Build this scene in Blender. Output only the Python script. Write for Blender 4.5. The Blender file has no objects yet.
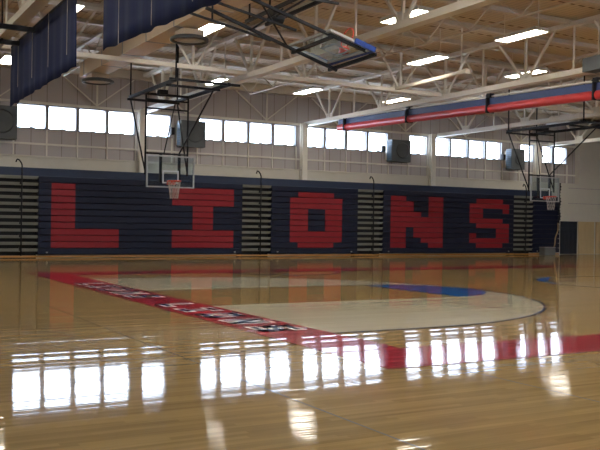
import bpy, bmesh, math, random
from mathutils import Vector, Matrix
random.seed(7)
S = bpy.context.scene
COL = S.collection
PI = math.pi

# ------------------------------------------------------------------ camera
F_PX, YAW, PITCH, ROLL, CAM_H = 847.655, math.radians(29.56), math.radians(0.021), math.radians(0.857), 1.494
fwd = Vector((math.sin(YAW)*math.cos(PITCH), math.cos(YAW)*math.cos(PITCH), math.sin(PITCH)))
right = Vector((math.cos(YAW), -math.sin(YAW), 0)); up = right.cross(fwd)
r2 = right*math.cos(ROLL) + up*math.sin(ROLL); u2 = -right*math.sin(ROLL) + up*math.cos(ROLL)
cd = bpy.data.cameras.new('camera'); cam = bpy.data.objects.new('camera', cd); COL.objects.link(cam)
cd.sensor_width = 36; cd.lens = F_PX/600*36; cd.clip_end = 300
m = Matrix((( r2.x, u2.x, -fwd.x, 0), (r2.y, u2.y, -fwd.y, 0), (r2.z, u2.z, -fwd.z, CAM_H), (0, 0, 0, 1)))
cam.matrix_world = m
S.camera = cam

# ------------------------------------------------------------------ sky, daylight, exposure
W = bpy.data.worlds.new('overcast_sky'); S.world = W; W.use_nodes = True
bg = W.node_tree.nodes['Background']; bg.inputs[0].default_value = (0.72, 0.83, 1.0, 1); bg.inputs[1].default_value = 20.0
S.view_settings.view_transform = 'Standard'; S.view_settings.look = 'None'
S.view_settings.exposure = 0.22; S.view_settings.gamma = 1; S.view_settings.use_curve_mapping = False
LAMP_POWER = 27.0        # emission of the ceiling troffers
S.cycles.use_denoising = True
S.cycles.max_bounces = 10; S.cycles.diffuse_bounces = 5; S.cycles.glossy_bounces = 5; S.cycles.transparent_max_bounces = 16
S.cycles.sample_clamp_indirect = 6
S.cycles.caustics_reflective = True; S.cycles.caustics_refractive = False

def portal(x, y, z, w, h, rz):      # tells the sampler where the sky shows through the windows; gives off no light itself
    l = bpy.data.lights.new('window_portal', 'AREA'); l.shape = 'RECTANGLE'; l.size = w; l.size_y = h
    l.cycles.is_portal = True
    o = bpy.data.objects.new('window_portal', l); COL.objects.link(o); o.location = (x, y, z)
    o.rotation_euler = (PI/2, 0, rz)
WY = 36.6          # inner face of the window wall
WIN = [(7.13,8.27),(8.42,9.56),(9.72,10.86),(11.01,12.15),(12.74,13.84),
       (15.31,16.42),(16.59,17.74),(17.91,19.06),(19.23,20.39),
       (20.95,22.02),(22.18,23.29),(23.46,24.61),(24.78,25.94),(27.40,28.52),
       (29.10,30.12),(30.26,31.38),(31.54,32.64),(32.81,33.92),(35.40,36.36),(37.16,37.90),(38.04,39.10)]
WZ0, WZ1 = 5.43, 6.38
portal(16.5, WY+.05, 5.9, 19.6, 1.0, 0)
portal(32.5, WY+.05, 5.9, 13.6, 1.0, 0)
BACK_Y = -9.0
portal(6, BACK_Y-.05, 5.6, 22, 1.6, PI)
portal(39.5, BACK_Y-.05, 5.6, 13, 1.6, PI)

# ------------------------------------------------------------------ materials
def mat(name, col, rough=.6, metal=0, spec=.4, emit=None, es=0, coat=0):
    m = bpy.data.materials.new(name); m.use_nodes = True
    b = m.node_tree.nodes['Principled BSDF']
    b.inputs['Base Color'].default_value = (*col, 1); b.inputs['Roughness'].default_value = rough
    b.inputs['Metallic'].default_value = metal; b.inputs['Specular IOR Level'].default_value = spec
    b.inputs['Coat Weight'].default_value = coat
    if emit: b.inputs['Emission Color'].default_value = (*emit, 1); b.inputs['Emission Strength'].default_value = es
    return m
def N(m, t, **kw):
    n = m.node_tree.nodes.new(t)
    for k, v in kw.items(): setattr(n, k, v)
    return n
def L(m, a, b): m.node_tree.links.new(a, b)
def vary(m, scale=(1,1,1), amt=.12, nscale=3.0, detail=4):
    """procedural wear: object-space noise that modulates the base colour"""
    b = m.node_tree.nodes['Principled BSDF']; c = tuple(b.inputs['Base Color'].default_value)
    tc = N(m, 'ShaderNodeTexCoord'); mp = N(m, 'ShaderNodeMapping'); mp.inputs['Scale'].default_value = scale
    nz = N(m, 'ShaderNodeTexNoise'); nz.inputs['Scale'].default_value = nscale; nz.inputs['Detail'].default_value = detail
    mx = N(m, 'ShaderNodeMix', data_type='RGBA')
    mx.inputs[6].default_value = (*[v*(1-amt) for v in c[:3]], 1); mx.inputs[7].default_value = (*[min(1, v*(1+amt)) for v in c[:3]], 1)
    L(m, tc.outputs['Object'], mp.inputs[0]); L(m, mp.outputs[0], nz.inputs['Vector'])
    L(m, nz.outputs['Fac'], mx.inputs[0]); L(m, mx.outputs[2], b.inputs['Base Color'])
    return m
M = {}
M['steel'] = vary(mat('cream_painted_steel', (.67,.63,.54), .55), amt=.06)
M['purlin'] = vary(mat('beige_painted_joist', (.58,.52,.42), .6), amt=.06)
M['black'] = vary(mat('black_painted_steel', (.012,.013,.016), .55, spec=.2), amt=.2)
M['grey_steel'] = mat('galvanised_steel', (.35,.35,.34), .4, .6)
M['navy'] = vary(mat('navy_plastic', (.005,.0075,.024), .5, spec=.25), amt=.15)
M['red'] = vary(mat('red_plastic', (.23,.012,.018), .5, spec=.25), amt=.1)
M['navy_paint'] = vary(mat('navy_painted_board', (.012,.022,.055), .45), amt=.15)
M['tread'] = vary(mat('grey_green_tread', (.19,.19,.155), .6), amt=.15)
M['dark'] = mat('dark_void', (.012,.012,.013), .8)
M['wood_strip'] = vary(mat('varnished_wood_board', (.40,.21,.06), .4), scale=(.3,6,6), amt=.2)
M['block'] = vary(mat('cream_painted_block', (.56,.52,.43), .7), amt=.05)
M['frame'] = mat('grey_window_frame', (.33,.34,.35), .5)
M['unit'] = vary(mat('dark_grey_housing', (.075,.083,.085), .6), amt=.15)
M['unit_window_tint'] = mat('window_light_on_louvre', (.10,.14,.18), .7, spec=.2)  # bluish window light on the units' left side, put into the louvre colour
M['curtain'] = vary(mat('navy_curtain_vinyl', (.016,.026,.085), .7, spec=.15), scale=(1,3,.2), amt=.3)
M['roll_red'] = vary(mat('red_curtain_vinyl', (.50,.035,.035), .4), scale=(1,.6,1), amt=.1)
M['roll_navy'] = vary(mat('navy_blue_curtain_vinyl', (.032,.062,.17), .5), scale=(1,.6,1), amt=.1)
M['duct'] = vary(mat('painted_duct', (.66,.55,.41), .6), amt=.06)
M['rim'] = mat('orange_red_rim', (.50,.055,.035), .4)
M['net'] = mat('white_net_cord', (.42,.38,.34), .8)
M['pad'] = vary(mat('blue_edge_pad', (.02,.055,.26), .5), amt=.1)
M['white'] = mat('white_marking', (.52,.55,.58), .5)
M['lamp_body'] = mat('white_lamp_housing', (.6,.6,.57), .5)
M['lamp'] = mat('lamp_diffuser', (.9,.9,.9), .5, emit=(1,.93,.80), es=LAMP_POWER)
M['tan_mat'] = vary(mat('tan_wall_mat', (.50,.37,.19), .55), amt=.06)
M['navy_mat'] = vary(mat('navy_wall_mat', (.010,.014,.024), .6), amt=.15)
M['rope'] = vary(mat('natural_rope', (.36,.27,.15), .9), scale=(1,1,8), amt=.2)
M['door'] = mat('grey_box_paint', (.16,.17,.17), .6)

def glass(name, tint, refl):
    m = bpy.data.materials.new(name); m.use_nodes = True; nt = m.node_tree; nt.nodes.clear()
    o = N(m, 'ShaderNodeOutputMaterial'); t = N(m, 'ShaderNodeBsdfTransparent'); g = N(m, 'ShaderNodeBsdfGlossy'); mx = N(m, 'ShaderNodeMixShader')
    t.inputs[0].default_value = (*tint, 1); g.inputs['Roughness'].default_value = .03; g.inputs[0].default_value = (.9,.95,1,1); mx.inputs[0].default_value = refl
    L(m, t.outputs[0], mx.inputs[1]); L(m, g.outputs[0], mx.inputs[2]); L(m, mx.outputs[0], o.inputs[0]); return m
M['glass'] = glass('window_glass', (.95,.97,1), .05)
M['board_glass'] = glass('backboard_glass', (.82,.89,.93), .035)

# wood floor: boards run along X; varnish with slight board-to-board tilt
CUP, CUP_C, WAVE = .021, .80, .026
def floor_mat(name, col, wood=True, rough=.05):
    m = mat(name, col, rough, spec=.5); b = m.node_tree.nodes['Principled BSDF']; b.inputs['IOR'].default_value = 1.2
    tc = N(m, 'ShaderNodeTexCoord'); sx = N(m, 'ShaderNodeSeparateXYZ'); L(m, tc.outputs['Object'], sx.inputs[0])
    # board id
    d = N(m, 'ShaderNodeMath', operation='DIVIDE'); d.inputs[1].default_value = .062; L(m, sx.outputs['Y'], d.inputs[0])
    fl = N(m, 'ShaderNodeMath', operation='FLOOR'); L(m, d.outputs[0], fl.inputs[0])
    wn = N(m, 'ShaderNodeTexWhiteNoise', noise_dimensions='1D'); L(m, fl.outputs[0], wn.inputs['W'])
    of = N(m, 'ShaderNodeMath', operation='MULTIPLY_ADD'); L(m, wn.outputs['Value'], of.inputs[0]); of.inputs[1].default_value = 7.0; L(m, sx.outputs['X'], of.inputs[2])
    d2 = N(m, 'ShaderNodeMath', operation='DIVIDE'); d2.inputs[1].default_value = 1.3; L(m, of.outputs[0], d2.inputs[0])
    f2 = N(m, 'ShaderNodeMath', operation='FLOOR'); L(m, d2.outputs[0], f2.inputs[0])
    cb = N(m, 'ShaderNodeCombineXYZ'); L(m, fl.outputs[0], cb.inputs[0]); L(m, f2.outputs[0], cb.inputs[1])
    w2 = N(m, 'ShaderNodeTexWhiteNoise', noise_dimensions='3D'); L(m, cb.outputs[0], w2.inputs['Vector'])
    # grain
    mp = N(m, 'ShaderNodeMapping'); mp.inputs['Scale'].default_value = (.7, 14, 1); L(m, tc.outputs['Object'], mp.inputs[0])
    g = N(m, 'ShaderNodeTexNoise'); g.inputs['Scale'].default_value = 2; g.inputs['Detail'].default_value = 6; L(m, mp.outputs[0], g.inputs['Vector'])
    ad = N(m, 'ShaderNodeMath', operation='MULTIPLY_ADD'); L(m, w2.outputs['Value'], ad.inputs[0]); ad.inputs[1].default_value = .6 if wood else .15; L(m, g.outputs['Fac'], ad.inputs[2])
    sb = N(m, 'ShaderNodeMath', operation='SUBTRACT'); L(m, ad.outputs[0], sb.inputs[0]); sb.inputs[1].default_value = .28 if wood else .1
    mx = N(m, 'ShaderNodeMix', data_type='RGBA'); k = (.76, 1.24) if wood else (.9, 1.1)
    mx.inputs[6].default_value = (*[c*k[0]*(1 if i < 2 else .9) for i, c in enumerate(col)], 1); mx.inputs[7].default_value = (*[min(1, c*k[1]) for c in col], 1)
    L(m, sb.outputs[0], mx.inputs[0]); L(m, mx.outputs[2], b.inputs['Base Color'])
    # every board is slightly cupped across its width; the whole floor undulates a little
    fr = N(m, 'ShaderNodeMath', operation='FRACT'); L(m, d.outputs[0], fr.inputs[0])
    pw = N(m, 'ShaderNodeMath', operation='POWER'); L(m, wn.outputs['Value'], pw.inputs[0]); pw.inputs[1].default_value = 4
    am = N(m, 'ShaderNodeMath', operation='MULTIPLY_ADD'); L(m, pw.outputs[0], am.inputs[0]); am.inputs[1].default_value = CUP*1.6; am.inputs[2].default_value = CUP*.75
    ct = N(m, 'ShaderNodeMath', operation='SUBTRACT'); L(m, fr.outputs[0], ct.inputs[0]); ct.inputs[1].default_value = CUP_C
    sy = N(m, 'ShaderNodeMath', operation='MULTIPLY'); L(m, ct.outputs[0], sy.inputs[0]); L(m, am.outputs[0], sy.inputs[1])
    mp2 = N(m, 'ShaderNodeMapping'); mp2.inputs['Scale'].default_value = (.12, 2.4, 1); L(m, tc.outputs['Object'], mp2.inputs[0])
    n2 = N(m, 'ShaderNodeTexNoise'); n2.inputs['Scale'].default_value = 1.5; n2.inputs['Detail'].default_value = 3; L(m, mp2.outputs[0], n2.inputs['Vector'])
    s2 = N(m, 'ShaderNodeSeparateColor'); L(m, n2.outputs['Color'], s2.inputs[0])
    def lin(inp, k, c):
        q = N(m, 'ShaderNodeMath', operation='SUBTRACT'); L(m, inp, q.inputs[0]); q.inputs[1].default_value = c
        w = N(m, 'ShaderNodeMath', operation='MULTIPLY'); L(m, q.outputs[0], w.inputs[0]); w.inputs[1].default_value = k; return w.outputs[0]
    mp3 = N(m, 'ShaderNodeMapping'); mp3.inputs['Scale'].default_value = (3, 12, 1); L(m, tc.outputs['Object'], mp3.inputs[0])
    n3 = N(m, 'ShaderNodeTexNoise'); n3.inputs['Scale'].default_value = 1.5; L(m, mp3.outputs[0], n3.inputs['Vector'])
    yy = N(m, 'ShaderNodeMath', operation='ADD'); L(m, sy.outputs[0], yy.inputs[0]); L(m, lin(s2.outputs[1], WAVE, .5), yy.inputs[1])
    cn = N(m, 'ShaderNodeCombineXYZ'); L(m, lin(n3.outputs['Fac'], .018, .5), cn.inputs[0]); L(m, yy.outputs[0], cn.inputs[1]); cn.inputs[2].default_value = 1
    nn = N(m, 'ShaderNodeVectorMath', operation='NORMALIZE'); L(m, cn.outputs[0], nn.inputs[0]); L(m, nn.outputs[0], b.inputs['Normal'])
    return m
M['floor'] = floor_mat('maple_floor', (.265,.175,.070))
M['f_red'] = floor_mat('red_floor_paint', (.27,.016,.032), False)
M['f_navy'] = floor_mat('navy_floor_paint', (.02,.05,.16), False)
M['f_blue'] = floor_mat('blue_floor_paint', (.015,.085,.30), False)
M['f_white'] = floor_mat('whitewashed_maple', (.41,.365,.275), False)
M['f_line'] = floor_mat('grey_floor_line', (.17,.16,.15), False)
M['f_wline'] = floor_mat('white_floor_paint', (.80,.80,.78), False)

# acoustic roof deck: fine ribs along X and rows of dark slots
def deck_mat():
    m = mat('tan_acoustic_deck', (.50,.37,.24), .8, spec=.1); b = m.node_tree.nodes['Principled BSDF']
    tc = N(m, 'ShaderNodeTexCoord'); sx = N(m, 'ShaderNodeSeparateXYZ'); L(m, tc.outputs['Object'], sx.inputs[0])
    def band(inp, period, width, off=0):
        a = N(m, 'ShaderNodeMath', operation='ADD'); L(m, inp, a.inputs[0]); a.inputs[1].default_value = off
        q = N(m, 'ShaderNodeMath', operation='DIVIDE'); L(m, a.outputs[0], q.inputs[0]); q.inputs[1].default_value = period
        f = N(m, 'ShaderNodeMath', operation='FRACT'); L(m, q.outputs[0], f.inputs[0])
        l = N(m, 'ShaderNodeMath', operation='LESS_THAN'); L(m, f.outputs[0], l.inputs[0]); l.inputs[1].default_value = width/period
        return l.outputs[0]
    a = band(sx.outputs['Y'], 1.5, .10); c = band(sx.outputs['X'], .42, .26)
    ml = N(m, 'ShaderNodeMath', operation='MULTIPLY'); L(m, a, ml.inputs[0]); L(m, c, ml.inputs[1])
    rib = band(sx.outputs['X'], .21, .05)
    mx = N(m, 'ShaderNodeMix', data_type='RGBA'); mx.inputs[6].default_value = (.60,.52,.40,1); mx.inputs[7].default_value = (.49,.42,.32,1); L(m, rib, mx.inputs[0])
    m2 = N(m, 'ShaderNodeMix', data_type='RGBA'); L(m, mx.outputs[2], m2.inputs[6]); m2.inputs[7].default_value = (.22,.165,.11,1); L(m, ml.outputs[0], m2.inputs[0])
    L(m, m2.outputs[2], b.inputs['Base Color']); return m
M['deck'] = deck_mat()
# ribbed metal wall panel: vertical seams every 1.3 m or so
def panel_mat():
    m = mat('beige_metal_wall_panel', (.36,.31,.27), .6, spec=.2); b = m.node_tree.nodes['Principled BSDF']
    tc = N(m, 'ShaderNodeTexCoord'); sx = N(m, 'ShaderNodeSeparateXYZ'); L(m, tc.outputs['Object'], sx.inputs[0])
    q = N(m, 'ShaderNodeMath', operation='DIVIDE'); L(m, sx.outputs['X'], q.inputs[0]); q.inputs[1].default_value = .64
    f = N(m, 'ShaderNodeMath', operation='FRACT'); L(m, q.outputs[0], f.inputs[0])
    l = N(m, 'ShaderNodeMath', operation='LESS_THAN'); L(m, f.outputs[0], l.inputs[0]); l.inputs[1].default_value = .05
    mx = N(m, 'ShaderNodeMix', data_type='RGBA'); mx.inputs[6].default_value = (.42,.375,.35,1); mx.inputs[7].default_value = (.24,.20,.18,1)
    L(m, l.outputs[0], mx.inputs[0]); L(m, mx.outputs[2], b.inputs['Base Color']); return m
M['panel'] = panel_mat()

# ------------------------------------------------------------------ mesh helpers
class MB:
    def __init__(s): s.bm = bmesh.new(); s.mi = 0
    def _q(s, vs, faces):
        v = [s.bm.verts.new(p) for p in vs]
        for f in faces:
            fc = s.bm.faces.new([v[i] for i in f]); fc.material_index = s.mi
        return s
    def box(s, x0, x1, y0, y1, z0, z1):
        vs = [(x, y, z) for z in (z0, z1) for y in (y0, y1) for x in (x0, x1)]
        return s._q(vs, [(0,2,3,1),(4,5,7,6),(0,1,5,4),(2,6,7,3),(0,4,6,2),(1,3,7,5)])
    def _frame(s, a, b, upv=(0,0,1)):
        a = Vector(a); b = Vector(b); d = (b-a).normalized(); u = Vector(upv)
        if abs(d.dot(u)) > .98: u = Vector((0,1,0))
        x = d.cross(u).normalized(); y = x.cross(d).normalized(); return a, b, x, y
    def bar(s, a, b, w, h=None):
        h = h or w; a, b, x, y = s._frame(a, b)
        c = [(-w/2,-h/2),(w/2,-h/2),(w/2,h/2),(-w/2,h/2)]
        vs = [p + x*i + y*j for p in (a, b) for i, j in c]
        return s._q(vs, [(3,2,1,0),(4,5,6,7),(0,1,5,4),(1,2,6,5),(2,3,7,6),(3,0,4,7)])
    def tube(s, a, b, r, n=8):
        a, b, x, y = s._frame(a, b)
        vs = [p + x*math.cos(2*PI*k/n)*r + y*math.sin(2*PI*k/n)*r for p in (a, b) for k in range(n)]
        fs = [(k, (k+1)%n, n+(k+1)%n, n+k) for k in range(n)] + [tuple(range(n))[::-1], tuple(range(n, 2*n))]
        return s._q(vs, fs)
    def path(s, pts, r, n=6):
        for a, b in zip(pts, pts[1:]): s.tube(a, b, r, n)
        return s
    def prism(s, poly, z0, z1):          # polygon in XY extruded in Z
        n = len(poly)
        vs = [(x, y, z0) for x, y in poly] + [(x, y, z1) for x, y in poly]
        return s._q(vs, [tuple(range(n))[::-1], tuple(range(n, 2*n))] + [(k, (k+1)%n, n+(k+1)%n, n+k) for k in range(n)])
    def profx(s, prof, x0, x1):          # (y,z) profile extruded along X
        n = len(prof)
        vs = [(x0, y, z) for y, z in prof] + [(x1, y, z) for y, z in prof]
        return s._q(vs, [tuple(range(n)), tuple(range(n, 2*n))[::-1]] + [(k, n+k, n+(k+1)%n, (k+1)%n) for k in range(n)])
    def lathe(s, prof, cx=0, cy=0, n=32, closed=False):
        vs = [(cx+r*math.cos(2*PI*k/n), cy+r*math.sin(2*PI*k/n), z) for r, z in prof for k in range(n)]
        R = len(prof); fs = []
        for i in range(R if closed else R-1):
            j = (i+1) % R
            for k in range(n): fs.append((i*n+k, i*n+(k+1)%n, j*n+(k+1)%n, j*n+k))
        return s._q(vs, fs)
    def build(s, name, m, parent=None, smooth=False, loc=None):
        bmesh.ops.recalc_face_normals(s.bm, faces=s.bm.faces)
        me = bpy.data.meshes.new(name); s.bm.to_mesh(me); s.bm.free()
        for mm in (m if isinstance(m, (list, tuple)) else [m]): me.materials.append(mm)
        if smooth:
            for p in me.polygons: p.use_smooth = True
        o = bpy.data.objects.new(name, me); COL.objects.link(o)
        if parent: o.parent = parent
        if loc: o.location = loc
        return o
def tag(o, label, cat, group=None, kind=None):
    if label: o['label'] = label
    if cat: o['category'] = cat
    if group: o['group'] = group
    if kind: o['kind'] = kind
    return o
def empty(name, loc, label, cat, group=None):
    o = bpy.data.objects.new(name, None); COL.objects.link(o); o.location = loc; return tag(o, label, cat, group)
def struct(o, label=None):
    o['kind'] = 'structure'
    if label: o['label'] = label
    return o
def children(o): return [c for c in COL.objects if c.parent == o]
def copy_tree(o, parent=None, loc=None):
    c = o.copy(); COL.objects.link(c)
    if parent: c.parent = parent
    if loc: c.location = loc
    for ch in children(o): copy_tree(ch, c)
    return c

# ------------------------------------------------------------------ room shell
X0R, X1R = -7.0, 47.0
ZR = 8.22
fl = struct(MB().box(X0R, X1R, BACK_Y, WY+.3, -.2, 0).build('floor', M['floor']), 'glossy maple sports floor')
struct(MB().box(X0R-.3, X1R+.3, BACK_Y-.3, WY+.6, ZR, ZR+.2).build('ceiling', M['deck']), 'tan corrugated acoustic roof deck')
# far wall: block base, panelled upper wall pierced by the windows
w = MB(); LEDGE = 4.22
w.mi = 1; w.box(X0R, 39.9, WY-.35, WY+.3, 0, LEDGE)
w.box(39.9, X1R, WY-.35, WY+.3, 0, ZR)
w.mi = 0
w.box(X0R, 39.9, WY, WY+.3, LEDGE, WZ0); w.box(X0R, 39.9, WY, WY+.3, WZ1, ZR)
xs = [X0R] + [v for p in WIN for v in p] + [39.9]
for a, b in zip(xs[0::2], xs[1::2]): w.box(a, b, WY, WY+.3, WZ0, WZ1)
far = struct(w.build('wall_far', [M['panel'], M['block']]), 'cream block wall with beige metal panels above')
struct(MB().box(X0R-.3, X0R, BACK_Y, WY+.3, 0, ZR).build('wall_left', M['block']))
struct(MB().box(X1R, X1R+.3, BACK_Y, WY+.3, 0, ZR).build('wall_right', M['block']))
w = MB()
w.box(X0R, X1R, BACK_Y-.3, BACK_Y, 0, 4.8); w.box(X0R, X1R, BACK_Y-.3, BACK_Y, 6.4, ZR)
bx = [X0R, -5, -1, -.5, 3.5, 4, 8, 8.5, 12.5, 13, 17, 33, 37, 37.5, 41.5, 42, 46, X1R]
for a, b in zip(bx[0::2], bx[1::2]): w.box(a, b, BACK_Y-.3, BACK_Y, 4.8, 6.4)
struct(w.build('wall_back', M['block']))
for i, (a, b) in enumerate(zip(bx[1:-1:2], bx[2:-1:2])):
    wo = struct(MB().box(a, b, BACK_Y-.06, BACK_Y-.04, 4.8, 6.4).build('window_%d' % (i+41), M['glass']))
# windows of the far wall
for i, (a, b) in enumerate(WIN):
    f = MB(); t = .05
    f.box(a-.03, b+.03, WY-.05, WY+.08, WZ1, WZ1+t); f.box(a-.03, b+.03, WY-.05, WY+.08, WZ0-t, WZ0)
    f.box(a-.05, a, WY-.05, WY+.08, WZ0-t, WZ1+t); f.box(b, b+.05, WY-.05, WY+.08, WZ0-t, WZ1+t)
    fo = struct(f.build('window_%d' % (i+1), M['frame']), 'high rectangular window with grey frame, filled with bright sky')
    MB().box(a, b, WY+.03, WY+.045, WZ0, WZ1).build('glass_pane', M['glass'], fo)
    c = (a+b)/2
    MB().box(c-.10, c+.10, WY-.10, WY-.02, WZ0-.04, WZ0+.035).build('latch', M['grey_steel'], fo)
# girts and posts on the panelled wall
g = MB()
g.box(X0R, 39.9, WY-.09, WY, WZ1+.06, WZ1+.16)
g.build('head_rail', M['steel'], far)
g = MB(); g.box(X0R, 39.9, WY-.07, WY, 4.72, 4.80); g.build('girt', M['steel'], far)
g = MB(); g.box(X0R, 39.9, WY-.42, WY, LEDGE-.04, LEDGE+.02); g.build('ledge', M['block'], far)
g = MB()
for x in (5.85, 6.98, 8.34, 9.64, 10.94, 12.24, 13.95, 15.2, 16.5, 17.83, 19.14, 20.45, 22.1, 23.38, 24.7, 26.02, 27.3, 28.6, 30.2, 31.46, 32.72, 34.0, 35.3, 36.45, 37.98, 39.2):
    g.box(x-.03, x+.03, WY-.06, WY, LEDGE, WZ0-.05)
g.build('wall_post', M['steel'], far)
g = MB(); g.box(X0R, X1R, WY-.35, WY, 7.86, ZR); g.build('eave_fascia', M['purlin'], far)
for z in (3.05, 3.96): MB().box(39.0, X1R, WY-.365, WY-.35, z-.02, z+.02).build('wall_joint', M['panel'], far)

# wide flange columns in the wall line
COLX = [4.10, 12.37, 20.63, 28.58, 36.34]
for i, x in enumerate(COLX):
    c = MB(); y = WY-.62; zt = 6.5 if i < 5 else 6.6
    c.box(x-.15, x+.15, y, y+.03, 0, zt); c.box(x-.15, x+.15, y+.23, y+.26, 0, zt); c.box(x-.012, x+.012, y+.03, y+.23, 0, zt)
    struct(c.build('trim_%d' % (i+1), M['steel']), 'cream steel column in the window wall')

# diagonal wall bracing above the windows
ZT = 8.0
for k in range(-1, 8):
    x = 10.45 + 4.15*k
    if k == 7: continue
    b = empty('wall_brace', (x, WY-.12, WZ1+.18), ['cream V brace on the wall left of the first window group', 'cream V brace above the leftmost group of four windows', 'cream V brace above the left heater, behind the left basketball hoop', 'cream V brace above the second group of four windows', 'cream V brace behind the far end of the rolled curtain', 'cream V brace above the heater in mid wall', 'cream V brace above the windows over the letter N', 'cream V brace above the heater behind the right basketball hoop'][k+1], 'brace', 'V braces above the windows')
    for nm, dx, r in (('diagonal', -1.65, .05), ('diagonal', 1.65, .05), ('post', 0, .05)):
        MB().bar((0, 0, 0), (dx, 0, 7.84-WZ1-.18), r*1.4, .05).build(nm, M['steel'], b)

# ------------------------------------------------------------------ floor markings (painted on, 1-3 mm thick, parts of the floor)
CX, CY = 6.24, 16.06
def mark(name, m, polys, z=.003):
    b = MB()
    for p in polys: b._q([(x, y, z) for x, y in p], [tuple(range(len(p)))])
    return b.build(name, m, fl)
def rect(x0, x1, y0, y1): return [(x0,y0),(x1,y0),(x1,y1),(x0,y1)]
def arc(cx, cy, r, a0, a1, n=48): return [(cx+r*math.cos(a0+(a1-a0)*k/n), cy+r*math.sin(a0+(a1-a0)*k/n)) for k in range(n+1)]
def ringq(cx, cy, r0, r1, a0, a1, n=64):
    i = arc(cx, cy, r0, a0, a1, n); o = arc(cx, cy, r1, a0, a1, n)
    return [[i[k], o[k], o[k+1], i[k+1]] for k in range(n)]
NI, NO, FI, FO, BO = 8.42, 7.25, 23.8, 25.3, 5.22
mark('sideline', M['f_red'], [rect(BO, 38, NO, NI)])
mark('sideline', M['f_red'], [rect(BO, 38, FI, FO)])
mark('baseline', M['f_red'], [rect(BO, CX, NI, FI)])
HX = CX+1.6; R3 = 6.02
white = [[(CX, CY+1.83), (HX+math.sqrt(R3**2-1.83**2), CY+1.83)] + [(HX+R3*math.cos(a), CY+R3*math.sin(a)) for a in [math.asin(1.83/R3)+(PI/2-math.asin(1.83/R3))*k/32 for k in range(33)]] + [(CX, CY+R3)],
         [(CX, CY-R3)] + [(HX+R3*math.cos(a), CY+R3*math.sin(a)) for a in [-PI/2+(PI/2-math.asin(1.83/R3))*k/32 for k in range(33)]] + [(CX, CY-1.83)],
         arc(HX, CY, R3, -math.asin(1.83/R3), math.asin(1.83/R3), 24) + [(CX+5.79, CY+1.83), (CX+5.79, CY-1.83)]]
mark('three_point_area', M['f_white'], white)
mark('three_point_line', M['f_navy'], ringq(HX, CY, R3-.01, R3+.05, -PI/2, PI/2) + [rect(CX, HX, CY-R3-.05, CY-R3+.01), rect(CX, HX, CY+R3-.01, CY+R3+.05)], .005)
mark('free_throw_half_circle', M['f_blue'], [arc(CX+5.79, CY, 1.83, -PI/2, PI/2, 40)], .005)
mark('volleyball_line', M['f_red'], [[(10.9, 14.1), (10.95, 14.1), (11.02, 12.4), (10.97, 12.4)], [(10.97, 12.4), (11.02, 12.4), (11.16, 11.8), (11.1, 11.75)], [(11.1, 11.75), (11.16, 11.8), (11.9, 11.67), (11.9, 11.62)]], .004)
mark('side_court_line', M['f_line'], [rect(3.54, 3.562, -3, 15.4)])
mark('side_court_line', M['f_line'], [rect(5.89, 5.912, -3, 7.2)])
mark('side_court_arc', M['f_navy'], ringq(12.9, 24.0, 1.83, 1.98, PI, 2*PI, 40)[2:-2], .004)
mark('centre_circle', M['f_blue'], ringq(20.57, CY, 2.98, 3.1, 0, 2*PI, 72), .004)
mark('centre_emblem', M['f_blue'], [arc(20.57, CY, 3.04, PI*.60, PI*.88, 20)], .0045)

# lettering along the baseline: blocky white-edged navy capitals, spelled from the far side towards the near side
GL = {'L': [(0,0,1.4,7),(0,0,5,1.6)], 'I': [(0,0,5,1.5),(0,5.5,5,7),(1.75,0,3.25,7)], 'O': [(0,0,1.4,7),(3.6,0,5,7),(0,0,5,1.5),(0,5.5,5,7)],
      'N': [(0,0,1.4,7),(3.6,0,5,7),('d',)], 'S': [(0,0,5,1.4),(0,2.8,5,4.2),(0,5.6,5,7),(0,2.8,1.4,7),(3.6,0,5,4.2)]}
def glyph(ch, yc, sx, sy, g=0):
    out = []
    for r in GL[ch]:
        if r[0] == 'd': pts = [(.1-g, 7+g), (1.7+g, 7+g), (4.9+g, 0-g), (3.3-g, 0-g)]
        else:
            a, b, c, d = r; pts = [(a-g, b-g), (c+g, b-g), (c+g, d+g), (a-g, d+g)]
        out.append([(5.42 + v*sy, yc - (u-2.5)*sx) for u, v in pts])
    return out
y = 20.3
for word in ('LIONS', 'LIONS'):
    for ch in word:
        mark('letter_edge', M['f_wline'], glyph(ch, y, .108, .092, .42), .005)
        mark('letter', M['f_navy'], glyph(ch, y, .108, .092, -.22), .0075)
        y -= .95
    y -= .95

# ------------------------------------------------------------------ bleachers
BY = 35.2; PIT = .268; Z0B = .14
def units(base, u, spec): return [(base+a*u, base+b*u) for a, b in spec]
LET = {}
def put(rows, segs):
    for r in rows: LET.setdefault(r, []).extend(segs)
put(range(1,8), [(8.25, 9.23)]); put(range(8,11), [(8.25, 11.1)])
put((1,2,3,8,9,10), [(13.49, 16.47)]); put(range(4,8), [(14.46, 15.45)])
put((1,10), [(19.85, 21.85)]); put((2,3,8,9), [(19.41, 22.33)]); put(range(4,8), [(19.41, 20.4), (21.36, 22.33)])
un = (28.64-25.25)/7
NR = {1: [(0,2),(5,7)], 2: [(0,3),(5,7)], 3: [(0,3),(5,7)], 4: [(0,4),(5,7)], 5: [(0,7)], 6: [(0,7)], 7: [(0,2),(3,7)], 8: [(0,2),(3,7)], 9: [(0,2),(4,7)], 10: [(0,2),(5,7)]}
for r, s in NR.items(): put((r,), units(25.25, un, s))
us = (33.29-30.45)/6
SR = {1: [(1,5)], 2: [(0,6)], 3: [(0,2),(5,6)], 4: [(0,2)], 5: [(0,5)], 6: [(1,6)], 7: [(4,6)], 8: [(0,1),(4,6)], 9: [(0,6)], 10: [(1,5)]}
for r, s in SR.items(): put((r,), units(30.45, us, s))
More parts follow.
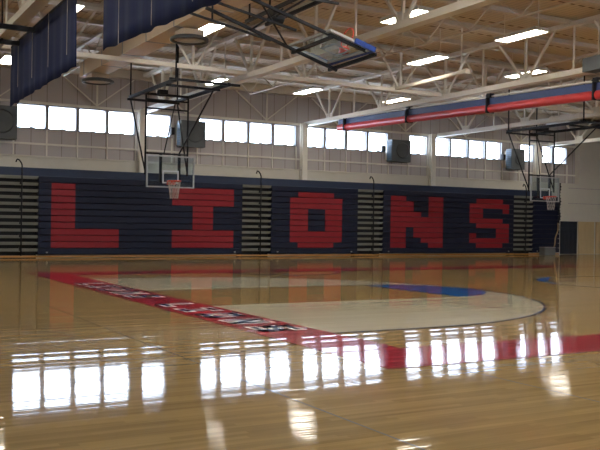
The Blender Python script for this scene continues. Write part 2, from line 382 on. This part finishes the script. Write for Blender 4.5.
def section(x0, x1, label):
    t = empty('bleacher_section', ((x0+x1)/2, BY, 0), label, 'bleachers', 'closed bleacher sections'); ox = (x0+x1)/2
    for k in range(12):                         # k = 0 is the lowest row, letter row r = 11-k
        z = Z0B + k*PIT; b = MB()
        segs = sorted(s for s in LET.get(11-k, []) if x0 <= s[0] < x1); x = x0; parts = []
        for a, c in segs:
            if a > x: parts.append((x, a, 0))
            parts.append((a, c, 1)); x = c
        parts.append((x, x1, 0))
        prof = [(.02, z+.010), (.0, z+.022), (.0, z+PIT-.022), (.02, z+PIT-.010), (.35, z+PIT-.010), (.35, z+.010)]
        for a, c, mi in parts: b.mi = mi; b.profx(prof, a-ox, c-ox)
        b.build('seat_row', [M['navy'], M['red']], t)
    MB().box(x0-ox+.02, x1-ox-.02, .10, .62, .14, Z0B+12*PIT-.05).build('understructure', M['dark'], t)
    MB().box(x0-ox, x1-ox, .02, .10, .03, .105).build('kick_board', M['wood_strip'], t)
    for xx in (x0+.35, x1-.35): MB().box(xx-ox-.04, xx-ox+.04, -.02, .05, .20, .26).build('latch_plate', M['grey_steel'], t)
    return t
section(.2, 6.2, 'navy closed bleacher section left of the first grey step aisle')
section(7.75, 16.9, 'long navy bleacher section carrying the red letters L and I')
section(18.42, 23.25, 'navy bleacher section carrying the single red letter O')
section(24.8, 33.64, 'long navy bleacher section carrying the red letters N and S')
section(35.12, 37.2, 'short plain navy bleacher section at the right-hand end')
def aisle(x0, x1, px, label):
    ox = (x0+x1)/2; t = empty('bleacher_aisle', (ox, BY, 0), label, 'bleacher aisle', 'stepped bleacher aisles')
    for k in range(12):
        z = Z0B + k*PIT; b = MB()
        b.box(x0-ox, x1-ox, .04, .3, z+.13, z+.215); b.box(x0-ox, x1-ox, -.01, .3, z+.215, z+.245)
        b.build('step', M['tread'], t)
        MB().box(x0-ox+.9, x1-ox-.02, .2, .3, z, z+.1).build('step_support', M['dark'], t) if k == 0 else None
    MB().box(x0-ox, x1-ox, .30, .62, .0, Z0B+12*PIT-.1).build('riser_back', M['dark'], t)
    MB().box(x0-ox, x1-ox, .0, .08, .03, .105).build('kick_board', M['wood_strip'], t)
    p = px-ox; r = MB()
    r.path([(p, -.07, .10), (p, -.07, 3.35), (p, -.05, 3.75), (p-.03, -.05, 3.84), (p-.12, -.05, 3.96), (p-.20, -.05, 3.98), (p-.24, -.05, 3.86)], .028, 8)
    hr = r.build('handrail', M['black'], t, True)
    for k in range(0, 12, 1):
        if k % 2 == 0: MB().box(p-.07, p-.03, -.05, .02, .3+k*PIT, .46+k*PIT).build('rail_bracket', M['black'], hr)
    return t
aisle(6.22, 7.73, 7.06, 'leftmost stepped bleacher aisle with grey treads, left of letter L')
aisle(16.92, 18.40, 17.82, 'stepped bleacher aisle with grey treads between letters I and O')
aisle(23.27, 24.78, 24.15, 'stepped bleacher aisle with grey treads between letters O and N')
aisle(33.66, 35.10, 34.50, 'rightmost stepped bleacher aisle with grey treads, right of letter S')
b = empty('bleacher_back_rail', (18.7, 36.06, 0), 'long navy rear board running along the top of the closed bleachers', 'bleacher rail')
MB().box(-18.5, 18.5, -.22, -.12, 3.22, 3.66).build('board', M['navy_paint'], b)
MB().box(-18.5, 18.5, -.26, -.08, 3.66, 3.70).build('cap_strip', M['navy_paint'], b)
for k in range(10): MB().box(-18.2+k*4.04, -18.12+k*4.04, -.12, -.06, 2.9, 3.66).build('post', M['dark'], b)

# end of the bleachers: small grey box, hanging rope, wall mats
t = empty('equipment_box', (35.9, 34.85, 0), 'small grey box standing on the floor at the right end of the bleachers', 'box')
MB().box(-.42, .42, -.2, .2, .02, .44).build('body', M['door'], t); MB().box(-.44, .44, -.22, .22, .44, .475).build('lid', M['grey_steel'], t)
rp = MB(); pts = [(36.95 + .04*math.sin(k*1.3) - .55*max(0, (2.1-z)/2.1)**1.3, 35.0, z) for k, z in enumerate([4.1-.17*i for i in range(24)] + [.02])]
rp.path([(x, y, z) for x, y, z in pts if z < 2.0], .035, 8)
rt = empty('climbing_rope', (36.95, 35.0, 0), 'tan rope with a dark knotted upper part hanging at the right end of the bleachers', 'rope')
o = rp.build('rope_tail', M['rope'], rt, True); o.location = (-36.95, -35.0, 0)
rp = MB(); up_pts = [p for p in pts if p[2] > 1.75]
rp.path(up_pts, .05, 8)
for p in up_pts: rp.lathe([(.0, p[2]-.05), (.085, p[2]-.02), (.085, p[2]+.02), (.0, p[2]+.05)], p[0], p[1], 10)
o = rp.build('knotted_rope', M['black'], rt, True); o.location = (-36.95, -35.0, 0)
mw = [(38.35, 39.72, 'navy_mat', 'dark navy padded mat on the wall right of the bleachers'), (39.86, 41.2, 'tan_mat', 'tan padded wall mat next to the dark navy mat'),
      (41.36, 42.7, 'tan_mat', 'tan padded wall mat at the right edge of the picture')]
for a, c, mm, lb in mw:
    t = empty('wall_mat', ((a+c)/2, WY-.35, 0), lb, 'wall mat', 'wall mats'); h = (c-a)/2
    n = 4; b = MB()
    for k in range(n):
        xa = -h + 2*h*k/n; xb = xa + 2*h/n
        b.prism([(xa, -.01), (xb, -.01), (xb, -.06), (xb-.03, -.085), (xa+.03, -.085), (xa, -.06)], .02, 1.93)
    b.build('padding', M[mm], t)
    MB().box(-h, h, -.09, -.005, 1.93, 1.97).build('top_strip', M[mm], t)

# ------------------------------------------------------------------ roof steel
def truss_y(x, y0, y1, label):
    """girder running towards the window wall: flat bottom chord, top chord, panel points every 4.25 m"""
    t = empty('roof_truss', (x, y1, 6.35), label, 'roof truss', 'main roof trusses')
    zb, zt = .12, 1.62
    MB().box(-.15, .15, y0-y1, 0, .04, .22).build('bottom_chord', M['steel'], t)
    MB().box(-.12, .12, y0-y1, 0, zt, zt+.14).build('top_chord', M['steel'], t)
    MB().box(-.16, .16, y0-y1, y0-y1+.1, zb, zt).build('end_plate', M['steel'], t)
    yy = 34.1
    while yy > y0+2:
        c = yy-y1
        MB().box(-.02, .02, c-.28, c+.28, .24, .44).build('gusset', M['steel'], t)
        MB().bar((0, c, .2), (0, c, zt), .08).build('web_post', M['steel'], t)
        MB().bar((.0, c-.12, .25), (0, c-1.3, zt), .075).build('web_diagonal', M['steel'], t)
        MB().bar((.0, c+.12, .25), (0, c+1.3, zt), .075).build('web_diagonal', M['steel'], t)
        MB().bar((0, c-2.12, .2), (0, c-2.12, zt), .05).build('web_post', M['steel'], t)
        yy -= 4.25
    return t
TX = [4.25, 12.55, 20.85, 29.15, 37.45]
TL = ['cream steel roof truss nearest the left side, beside the hanging navy curtains', 'cream steel roof truss over the left basketball hoop, crossing behind the folded backboard',
      'cream steel roof truss directly above the rolled red and navy curtain', 'cream steel roof truss right of the rolled red and navy curtain', 'rightmost cream steel roof truss over the right basketball hoop']
for x, lb in zip(TX, TL): truss_y(x, -2, WY-.36, lb)
def truss_x(y, x0, x1, label):
    t = empty('bridging_truss', (x0, y, 6.46), label, 'roof truss', 'bridging trusses')
    zt = 1.5
    for a, b in zip([x0]+TX, TX+[x1]):
        a2, b2 = a-x0+(.17 if a in TX else 0), b-x0-(.17 if b in TX else 0)
        MB().box(a2, b2, -.07, .07, .04, .17).build('bottom_chord', M['steel'], t)
        MB().box(a2, b2, -.06, .06, zt, zt+.1).build('top_chord', M['steel'], t)
    for x in [12.55-2.08+4.15*k for k in range(-2, 8)]:
        c = x-x0
        MB().bar((c, 0, .12), (c, 0, zt), .075).build('web_post', M['steel'], t)
        MB().bar((c-.08, 0, .15), (c-.95, 0, zt), .065).build('web_diagonal', M['steel'], t)
        MB().bar((c+.08, 0, .15), (c+.95, 0, zt), .065).build('web_diagonal', M['steel'], t)
    return t
truss_x(25.65, -2, 44, 'cream bridging truss running left to right in front of the window wall, below the ceiling')
# light joists under the deck
ORD = ['first','second','third','fourth','fifth','sixth','seventh','eighth','ninth','tenth','eleventh','twelfth','thirteenth','fourteenth','fifteenth','sixteenth']
def joist_y(x, lb):
    t = empty('roof_joist', (x, 17, 7.30), lb, 'joist', 'slim roof joists')
    MB().box(-.035, .035, -19, 17.1, 0, .035).bar((0, 17.1, .018), (0, 18.2, .72), .035).build('bottom_chord', M['purlin'], t)
    MB().box(-.06, .06, -19, 19.2, .70, .78).build('top_chord', M['purlin'], t)
    w = MB(); y = -18.6
    k = 0
    while y < 16.6:
        w.bar((0, y, .05 if k % 2 == 0 else .72), (0, y+1.05, .72 if k % 2 == 0 else .05), .035); y += 1.05; k += 1
    w.build('web', M['purlin'], t)
for x, lb in ((0.1, 'slim beige roof joist beyond the left edge of the picture'), (8.4, 'slim beige roof joist running above the air duct at the left'),
              (16.7, 'slim beige roof joist between the truss over the left hoop and the rolled curtain'), (25.0, 'slim beige roof joist just right of the rolled red and navy curtain'),
              (33.3, 'slim beige roof joist above the right basketball hoop, deep at the right edge'), (41.6, 'slim beige roof joist beyond the last main truss on the right')): joist_y(x, lb)
for k in range(16):
    y = 2.4 + 2.125*k
    t = tag(MB().box(-26, 26, -.05, .05, 0, .13).box(-26, 26, -.09, .09, -.02, 0).build('roof_purlin', M['purlin'], loc=(20, y, 8.07)),
            'beige roof purlin under the deck, %s one counted out from the window wall' % ORD[15-k], 'purlin', 'roof purlins')
t = empty('roof_strut', (18.5, 25.55, 6.6), 'short cream strut left of the largest ceiling light, free end hung on a rod', 'strut')
MB().bar((0, 0, 0), (-.22, -4.1, 0), .11).build('bar', M['steel'], t); MB().tube((-.21, -3.9, .04), (-.21, -3.9, 1.45), .03).build('hanger_rod', M['steel'], t)
MB().box(-.30, -.12, -4.2, -4.1, -.08, .08).build('end_plate', M['steel'], t)
t = empty('loudspeaker', (20.45, 17.9, 6.30), 'dark grey loudspeaker cabinet on the roof truss at the upper right edge', 'loudspeaker')
MB().prism([(-.30, -.42), (.15, -.42), (.22, .30), (-.22, .42)], 0, .42).build('cabinet', M['unit'], t)
MB().box(-.27, .12, -.445, -.42, .03, .39).build('grille', M['dark'], t)
MB().tube((0, 0, .42), (0, 0, 1.6), .02).build('hanger_rod', M['steel'], t)
# ------------------------------------------------------------------ ceiling lights
def ceiling_light():
    t = empty('ceiling_light', (0, 0, 7.25), 'lit rectangular ceiling light with bright lenses hanging below the roof deck', 'ceiling light', 'rectangular ceiling lights')
    MB().box(-.27, .27, -.87, .87, .02, .09).build('housing', M['lamp_body'], t)
    f = MB()
    f.box(-.28, -.25, -.88, .88, -.02, .02).box(.25, .28, -.88, .88, -.02, .02).box(-.25, .25, -.88, -.85, -.02, .02).box(-.25, .25, .85, .88, -.02, .02).box(-.25, .25, -.02, .02, -.02, .02)
    fr = f.build('frame', M['lamp_body'], t)
    MB().box(-.25, .25, -.85, -.02, -.015, .02).build('lens', M['lamp'], fr)
    MB().box(-.25, .25, .02, .85, -.015, .02).build('lens', M['lamp'], fr)
    for s in (-.7, .7): MB().tube((0, s, .09), (0, s, .95), .012, 6).build('hanger_rod', M['steel'], t)
    return t
LIT = {(5.8, 23.3): 'ceiling light at the top left between the two navy curtains', (5.8, 31.5): 'ceiling light at the far left edge, half hidden by the navy curtain',
       (9.9, 23.3): 'ceiling light with bright lenses at the top, beside the round diffuser nearer the camera', (13.9, 18.8): 'ceiling light at the top middle partly behind a main truss, right of the folded hoop',
       (13.9, 31.5): 'small ceiling light just above the frame of the left basketball hoop', (18.15, 18.8): 'large bright ceiling light at the upper right, topmost of those on the right',
       (18.15, 23.3): 'bright ceiling light right of the folded backboard, below and left of the largest light', (18.15, 31.5): 'ceiling light low in mid picture, below the folded backboard',
       (22.75, 23.3): 'ceiling light crossed by truss webs, straight below the largest light on the right', (22.75, 31.5): 'small ceiling light just above the far end of the rolled curtain',
       (35.2, 33.3): 'tiny ceiling light right above the frame of the right basketball hoop'}
proto = None
spots = [(x, y) for x in (1.6, 5.8, 9.9, 13.9, 18.15, 22.75, 26.9, 31.0, 35.2) for y in (5.5, 10.0, 14.4, 18.8, 23.3, 31.5)]
for x, y in spots:
    if (x, y) == (35.2, 31.5): y = 33.3
    if (x, y) in ((9.9, 31.5), (9.9, 18.8), (13.9, 23.3), (26.9, 18.8), (26.9, 31.5), (26.9, 23.3), (31.0, 31.5), (22.75, 18.8)): continue
    if proto is None: proto = ceiling_light(); o = proto
    else: o = copy_tree(proto)
    o.location = (x, y, 7.25)
    o['label'] = LIT.get((x, y), 'lit rectangular ceiling light outside the picture, nearer than the ones in view')

# ------------------------------------------------------------------ duct with round diffusers
t = empty('air_duct', (8.45, 22, 6.72), 'long tan rectangular air duct running overhead behind the navy curtains', 'air duct')
MB().box(-.34, .34, -22, 8.6, 0, .52).build('duct_body', M['duct'], t)
for k in range(14):
    y = 8.0-k*2.2; MB().box(-.355, .355, y, y+.05, -.012, .532).build('joint_flange', M['grey_steel'], t)
def diffuser(x, y, z, r, label):
    t = empty('ceiling_diffuser', (x, y, z), label, 'air diffuser', 'round ceiling diffusers')
    MB().lathe([(r, 0), (r, .06), (r*.86, .10), (r*.80, .05), (r*.80, 0), (r*.9, -.02)], closed=True, n=40).build('outer_ring', M['unit'], t, True)
    MB().lathe([(r*.80, .03), (r*.55, .12), (.0, .14)], n=40).build('inner_cone', M['white'], t, True)
    MB().lathe([(r*.5, .0), (r*.5, .03), (0, .05)], n=32).build('centre_disc', M['lamp_body'], t, True)
    MB().box(-.30, .30, -.30, .30, .12, .275).build('neck_box', M['duct'], t)
    return t
diffuser(8.46, 29.5, 6.42, .56, 'round dark-rimmed ceiling diffuser at the far end of the duct, above the left windows')
diffuser(8.62, 21.4, 6.42, .52, 'larger-looking round dark-rimmed ceiling diffuser, nearer, left of the folded backboard')
MB

# ------------------------------------------------------------------ raised divider curtains (navy)
def curtain(y0, y1, zt, zb0, zb1, label):
    x = 4.75; t = empty('divider_curtain', (x, (y0+y1)/2, zt), label, 'curtain', 'raised navy divider curtains'); oy = (y0+y1)/2
    n = int((y1-y0)*14); b = MB(); vs = []; fs = []
    rows = 6
    for i in range(n+1):
        y = y0+(y1-y0)*i/n; zb = zb0+(zb1-zb0)*i/n + .012*math.sin(i*.5)
        w = .012*math.sin(y*4.2)+.012*math.sin(y*9.3+1)
        for j in range(rows+1):
            f = j/rows; vs.append((w*(.5+.6*f), y-oy, (zb-zt)*f))
    for i in range(n):
        for j in range(rows):
            a = i*(rows+1)+j; fs.append((a, a+1, a+rows+2, a+rows+1))
    b._q(vs, fs); o = b.build('curtain_fabric', M['curtain'], t, True)
    sm = o.modifiers.new('thickness', 'SOLIDIFY'); sm.thickness = .012
    MB().tube((0, y0-oy, .03), (0, y1-oy, .03), .035).build('top_pipe', M['black'], t)
    k = y0+.35
    while k < y1-.2:
        MB().tube((-.10, k-oy, .0), (-.10, k-oy, -(zt-zb0)+.3), .006, 6).build('lift_cord', M['net'], t); k += 1.75
curtain(18.29, 25.32, 6.46, 4.84, 4.79, 'navy pleated divider curtain raised under the roof at the far left, lower of the two')
curtain(7.6, 16.25, 6.46, 4.41, 4.84, 'navy pleated divider curtain raised under the roof, cut off by the top of the picture')

# ------------------------------------------------------------------ rolled-up divider curtain under the third truss
t = empty('rolled_curtain', (20.85, 25, 5.85), 'long rolled-up red and navy divider curtain hung beneath a roof truss', 'rolled curtain')
t.location.z = 5.84; t.rotation_euler.x = .0246
MB().tube((0, -22, -.02), (0, 8.25, -.02), .145, 20).build('curtain_roll', M['roll_red'], t, True)
b = MB(); b.box(-.04, .04, -22, 8.25, .06, .36); b.build('curtain_upper', M['roll_navy'], t)
MB().tube((0, -22, .42), (0, 8.3, .42), .035).build('lift_tube', M['steel'], t, True)
for y in (7.6, 2.9, -1.9, -6.7, -11.5):
    MB().box(-.19, .19, y-.025, y+.025, -.18, .36).build('strap', M['black'], t)
    m_ = MB(); m_.box(-.10, .10, y-.10, y+.10, .36, .52).box(-.03, .03, y-.2, y+.2, .42, .48); m_.build('winch', M['black'], t)

# ------------------------------------------------------------------ unit heaters on the window wall
def heater(x0, x1, z0, z1, label):
    cx = (x0+x1)/2; w = (x1-x0)/2; h = z1-z0
    t = empty('wall_heater', (cx, WY-.15, z0), label, 'wall heater', 'wall mounted air units'); d = .6
    MB().box(-w, w, -d, -.12, 0, h).build('cabinet', M['unit'], t)
    l = MB()
    for k in range(9): l.box(-w-.02, -w, -d+.05, -.17, .08+k*(h-.16)/9, .08+k*(h-.16)/9+.07)
    l.build('side_louvre', M['unit_window_tint'], t)
    f = MB(); f.lathe([(w*.62, 0), (w*.70, .03), (w*.62, .05)], n=28); o = f.build('fan_ring', M['unit'], t, True); o.rotation_euler = (PI/2, 0, 0); o.location = (w*.12, -d, h*.52)
    for k in range(4):
        bl = MB().bar((0, 0, .02), (w*.6*math.cos(k*PI/2+.4), w*.6*math.sin(k*PI/2+.4), .02), .14, .01).build('fan_blade', M['unit'], o)
    for s in (-w+.1, w-.1): MB().box(s-.03, s+.03, -.12, .15, h*.1, h*.9).build('bracket', M['steel'], t)
    MB().box(-w-.35, -w-.18, -.3, -.1, h*.45, h*.72).build('control_box', M['dark'], t)
heater(5.6, 6.98, 4.84, 6.18, 'dark grey wall mounted air unit at the far left edge, left of the first window')
heater(14.1, 15.30, 4.98, 6.16, 'dark grey wall mounted air unit behind the left basketball hoop')
heater(25.75, 26.95, 4.88, 6.02, 'dark grey wall mounted air unit under the rolled curtain, mid wall')
heater(34.05, 35.05, 4.86, 6.02, 'dark grey wall mounted air unit behind the right basketball hoop')

# ------------------------------------------------------------------ basketball hoops
def torus(b, c, R, r, axis='z', n=32, k=8):
    vs = []; fs = []
    for i in range(n):
        a = 2*PI*i/n
        for j in range(k):
            q = 2*PI*j/k; rr = R+r*math.cos(q)
            vs.append((c[0]+rr*math.cos(a), c[1]+rr*math.sin(a), c[2]+r*math.sin(q)))
    for i in range(n):
        for j in range(k): fs.append((i*k+j, ((i+1)%n)*k+j, ((i+1)%n)*k+(j+1)%k, i*k+(j+1)%k))
    b._q(vs, fs)
def backboard(t, w, h, zb):
    """glass board in the local XZ plane at y=0, facing -y"""
    g = MB().box(-w/2+.04, w/2-.04, -.006, .006, zb+.04, zb+h-.04).build('glass', M['board_glass'], t)
    f = MB()
    f.box(-w/2, w/2, -.03, .03, zb, zb+.045).box(-w/2, w/2, -.03, .03, zb+h-.045, zb+h).box(-w/2, -w/2+.045, -.03, .03, zb+.045, zb+h-.045).box(w/2-.045, w/2, -.03, .03, zb+.045, zb+h-.045)
    f.build('board_frame', M['grey_steel'], t)
    q = MB(); z = zb+.15
    q.box(-.305, -.255, -.012, -.007, z, z+.46).box(.255, .305, -.012, -.007, z, z+.46).box(-.255, .255, -.012, -.007, z+.41, z+.46).box(-.255, .255, -.012, -.007, z, z+.05)
    q.build('target_square', M['white'], g)
def rim(t, zr, off=.0):
    r = MB(); torus(r, (0, -.15-.2286, zr), .2286, .024); 
    r.box(-.14, .14, -.16, -.012, zr-.12, zr+.02).bar((-.09, -.15, zr-.02), (-.14, -.22, zr), .014).bar((.09, -.15, zr-.02), (.14, -.22, zr), .014).bar((0,-.1,zr-.08),(0,-.18,zr-.01),.03)
    ro = r.build('rim', M['rim'], t, True)
    n = MB(); K = 12; cx, cy = 0, -.3786
    def p(k, lv):
        rr = [.225, .20, .175, .155, .14][lv]; a = 2*PI*(k+.5*(lv % 2))/K; return (cx+rr*math.cos(a), cy+rr*math.sin(a), zr-.01-lv*.15)
    for lv in range(4):
        for k in range(K):
            for d in (0, 1) if lv % 2 else (-1, 0): n.tube(p(k, lv), p(k+d, lv+1), .0065, 4)
    n.build('net', M['net'], ro)
    return ro
def side_hoop(cx, Y, label, gx=0):
    t = empty('basketball_hoop', (cx, Y, 0), label, 'basketball hoop', 'ceiling hung side hoops')
    BW, BH, ZB = 1.80, 1.14, 2.76
    backboard(t, BW, BH, ZB); rim(t, 2.98)
    xl, xr = -.90, .68
    m_ = MB()
    for x in (xl, xr): m_.tube((x, .12, 3.2), (x, .12, 6.0), .035)
    for z in (3.96, 5.55, 5.86): m_.tube((xl, .12, z), (xr, .12, z), .03)
    m_.build('mast_frame', M['black'], t, True)
    for x in (-.35, .35):
        MB().box(x-.04, x+.04, .03, .12, 2.95, 3.96).build('board_mount', M['black'], t)
    s = MB()
    for x in (-1.08, .72): s.bar((x, -3.3, 6.05), (x, 1.4, 6.05), .09, .11)
    s.bar((-1.3, -3.2, 6.06), (1.15, -3.2, 6.06), .09, .07); s.bar((-1.15, -2.5, 5.97), (.75, -2.5, 5.97), .07, .07); s.bar((-1.2, 1.3, 5.97), (.8, 1.3, 5.97), .08, .08)
    s.bar((-1.08, .12, 6.05), (.72, .12, 6.05), .08)
    s.build('ceiling_frame', M['black'], t)
    for a, b, r in (((-1.08, 1.3, 5.98), (xl, .14, 3.35), .03), ((.72, 1.3, 5.98), (xr, .14, 3.35), .03), ((.55, -2.4, 5.95), (.35, .10, 3.98), .028), ((-.2, .14, 4.0), (.6, 1.2, 5.95), .02)):
        MB().tube(a, b, r).build('brace', M['black'], t, True)
    for x, y in ((-1.08, 1.3), (-1.08, -3.2), (.72, 1.3)) + (((.72, -3.2),) if cx > 20 else ()):
        MB().tube((x, y, 6.1), (x, y, ZR), .03).build('hanger', M['black'], t, True)
    w_ = MB(); w_.box(-.62, -.32, -.5, -.3, 5.98, 6.14).tube((-.55, -.1, 6.06), (-.35, -.1, 6.06), .10, 14); w_.build('winch', M['black'], t)
    return t
side_hoop(10.84, 28.5, 'lowered glass basketball hoop hanging from the ceiling in front of the letters L and I')
side_hoop(29.15, 28.5, 'glass basketball hoop hanging from the ceiling at the far right, past the letter S')

# folded main hoop
t = empty('folded_basketball_hoop', (8.5, 16, 6.4), 'glass basketball hoop with blue edge pad folded up flat under the roof', 'basketball hoop')
def pt(x, y, z): return (x-8.5, y-16, z-6.4)
A, B = Vector(pt(9.22, 16, 5.58)), Vector(pt(10.27, 16, 5.29))
d = (B-A).normalized(); nrm = Vector((d.z*-1, 0, d.x)).normalized()      # face looks up and away
e = bpy.data.objects.new('backboard', None)
def loc(u, v, w): # u along Y (-.9...9), v from top edge to bottom edge 0..1.09, w out of the face
    q = A + d*v + nrm*w; return (q.x, u, q.z)
def slab(b, u0, u1, v0, v1, w0, w1):
    vs = [loc(u, v, w) for w in (w0, w1) for v in (v0, v1) for u in (u0, u1)]
    return b._q(vs, [(0,2,3,1),(4,5,7,6),(0,1,5,4),(2,6,7,3),(0,4,6,2),(1,3,7,5)])
slab(MB(), -.87, .87, .04, 1.05, -.006, .006).build('glass', M['board_glass'], t)
f = MB()
for a in ((-.915, .915, 0, .05), (-.915, .915, 1.04, 1.09), (-.915, -.87, .05, 1.04), (.87, .915, .05, 1.04)): slab(f, *a, -.03, .03)
f.build('board_frame', M['grey_steel'], t)
f = MB(); slab(f, -.96, .96, 1.09, 1.15, -.05, .06); slab(f, -.97, -.915, .62, 1.15, -.05, .06); slab(f, .915, .97, .62, 1.15, -.05, .06)
f.build('edge_pad', M['pad'], t)
f = MB(); slab(f, -.305, -.255, .48, .94, .007, .012); slab(f, .255, .305, .48, .94, .007, .012); slab(f, -.255, .255, .48, .53, .007, .012); slab(f, -.255, .255, .89, .94, .007, .012)
f.build('target_square', M['white'], t)
f = MB(); rc = []
for k in range(29):
    a = 2*PI*k/28; rc.append(loc(.2286*math.sin(a), .93, .38+.2286*math.cos(a)))
for a, b in zip(rc, rc[1:]): f.tube(a, b, .014, 6)
slab(f, -.1, .1, .85, 1.0, .01, .15); f.build('rim', M['rim'], t, True)
f = MB()
for Y, s in ((15.30, -1), (16.72, 1)):
    f.bar(pt(7.10 if s > 0 else 7.2, Y, 6.10), pt(10.40, Y, 5.10 if s > 0 else 5.25), .06)
f.build('main_arm', M['black'], t)
f = MB()
for Y in (15.45, 16.60): MB().bar(pt(6.5, Y, 5.94), pt(8.6, Y, 5.56), .045).build('folding_strut', M['black'], t)
f = MB()
f.bar(pt(10.38, 15.12, 5.20), pt(10.33, 16.95, 5.14), .07); f.bar(pt(9.32, 15.2, 5.46), pt(9.32, 16.9, 5.42), .065)
f.bar(pt(9.4, 16.7, 5.38), pt(10.3, 16.7, 5.16), .03)
f.build('mast_crossbar', M['black'], t)
f = MB()
for x in (8.95, 9.5): f.bar(pt(x, 14.6, 6.42), pt(x, 18.6, 6.42), .06, .08)
f.bar(pt(6.2, 15.4, 6.25), pt(9.6, 15.4, 6.25), .05)
f.build('ceiling_frame', M['black'], t)
for a, b in ((pt(8.9, 15.4, 6.3), pt(8.1, 15.4, 5.78)), (pt(8.9, 16.6, 6.3), pt(8.1, 16.6, 5.72)), (pt(7.6, 15.4, 6.2), pt(9.0, 16.6, 5.5)), (pt(7.2, 16.6, 6.2), pt(7.2, 16.6, 5.8))):
    MB().tube(a, b, .022).build('brace', M['black'], t, True)
f = MB(); f.tube(pt(8.9, 17.2, 6.25), pt(9.2, 17.2, 6.25), .14, 16); f.build('winch', M['black'], t)
for x, y in ((8.95, 14.6), (9.5, 18.4), (8.95, 18.4), (9.5, 14.6)):
    MB().tube(pt(x, y, 6.45), pt(x, y, ZR), .025).build('hanger', M['black'], t, True)
# the two beams of a hoop frame that reach in from the left
t = empty('hoop_ceiling_frame', (4.0, 22.8, 6.3), 'pair of black steel ceiling bars entering at the upper left, left of the navy curtain', 'hoop frame')
for dy in (-.95, .95): MB().bar((-3.2, dy, 0), (.65, dy, 0), .10, .12).build('bar', M['black'], t)
MB().bar((-2.6, -.9, .02), (-2.6, .9, .02), .06).build('crossbar', M['black'], t)
for x in (-2.8, .2): MB().tube((x, .95, .05), (x, .95, 1.75), .025).build('hanger', M['black'], t, True)
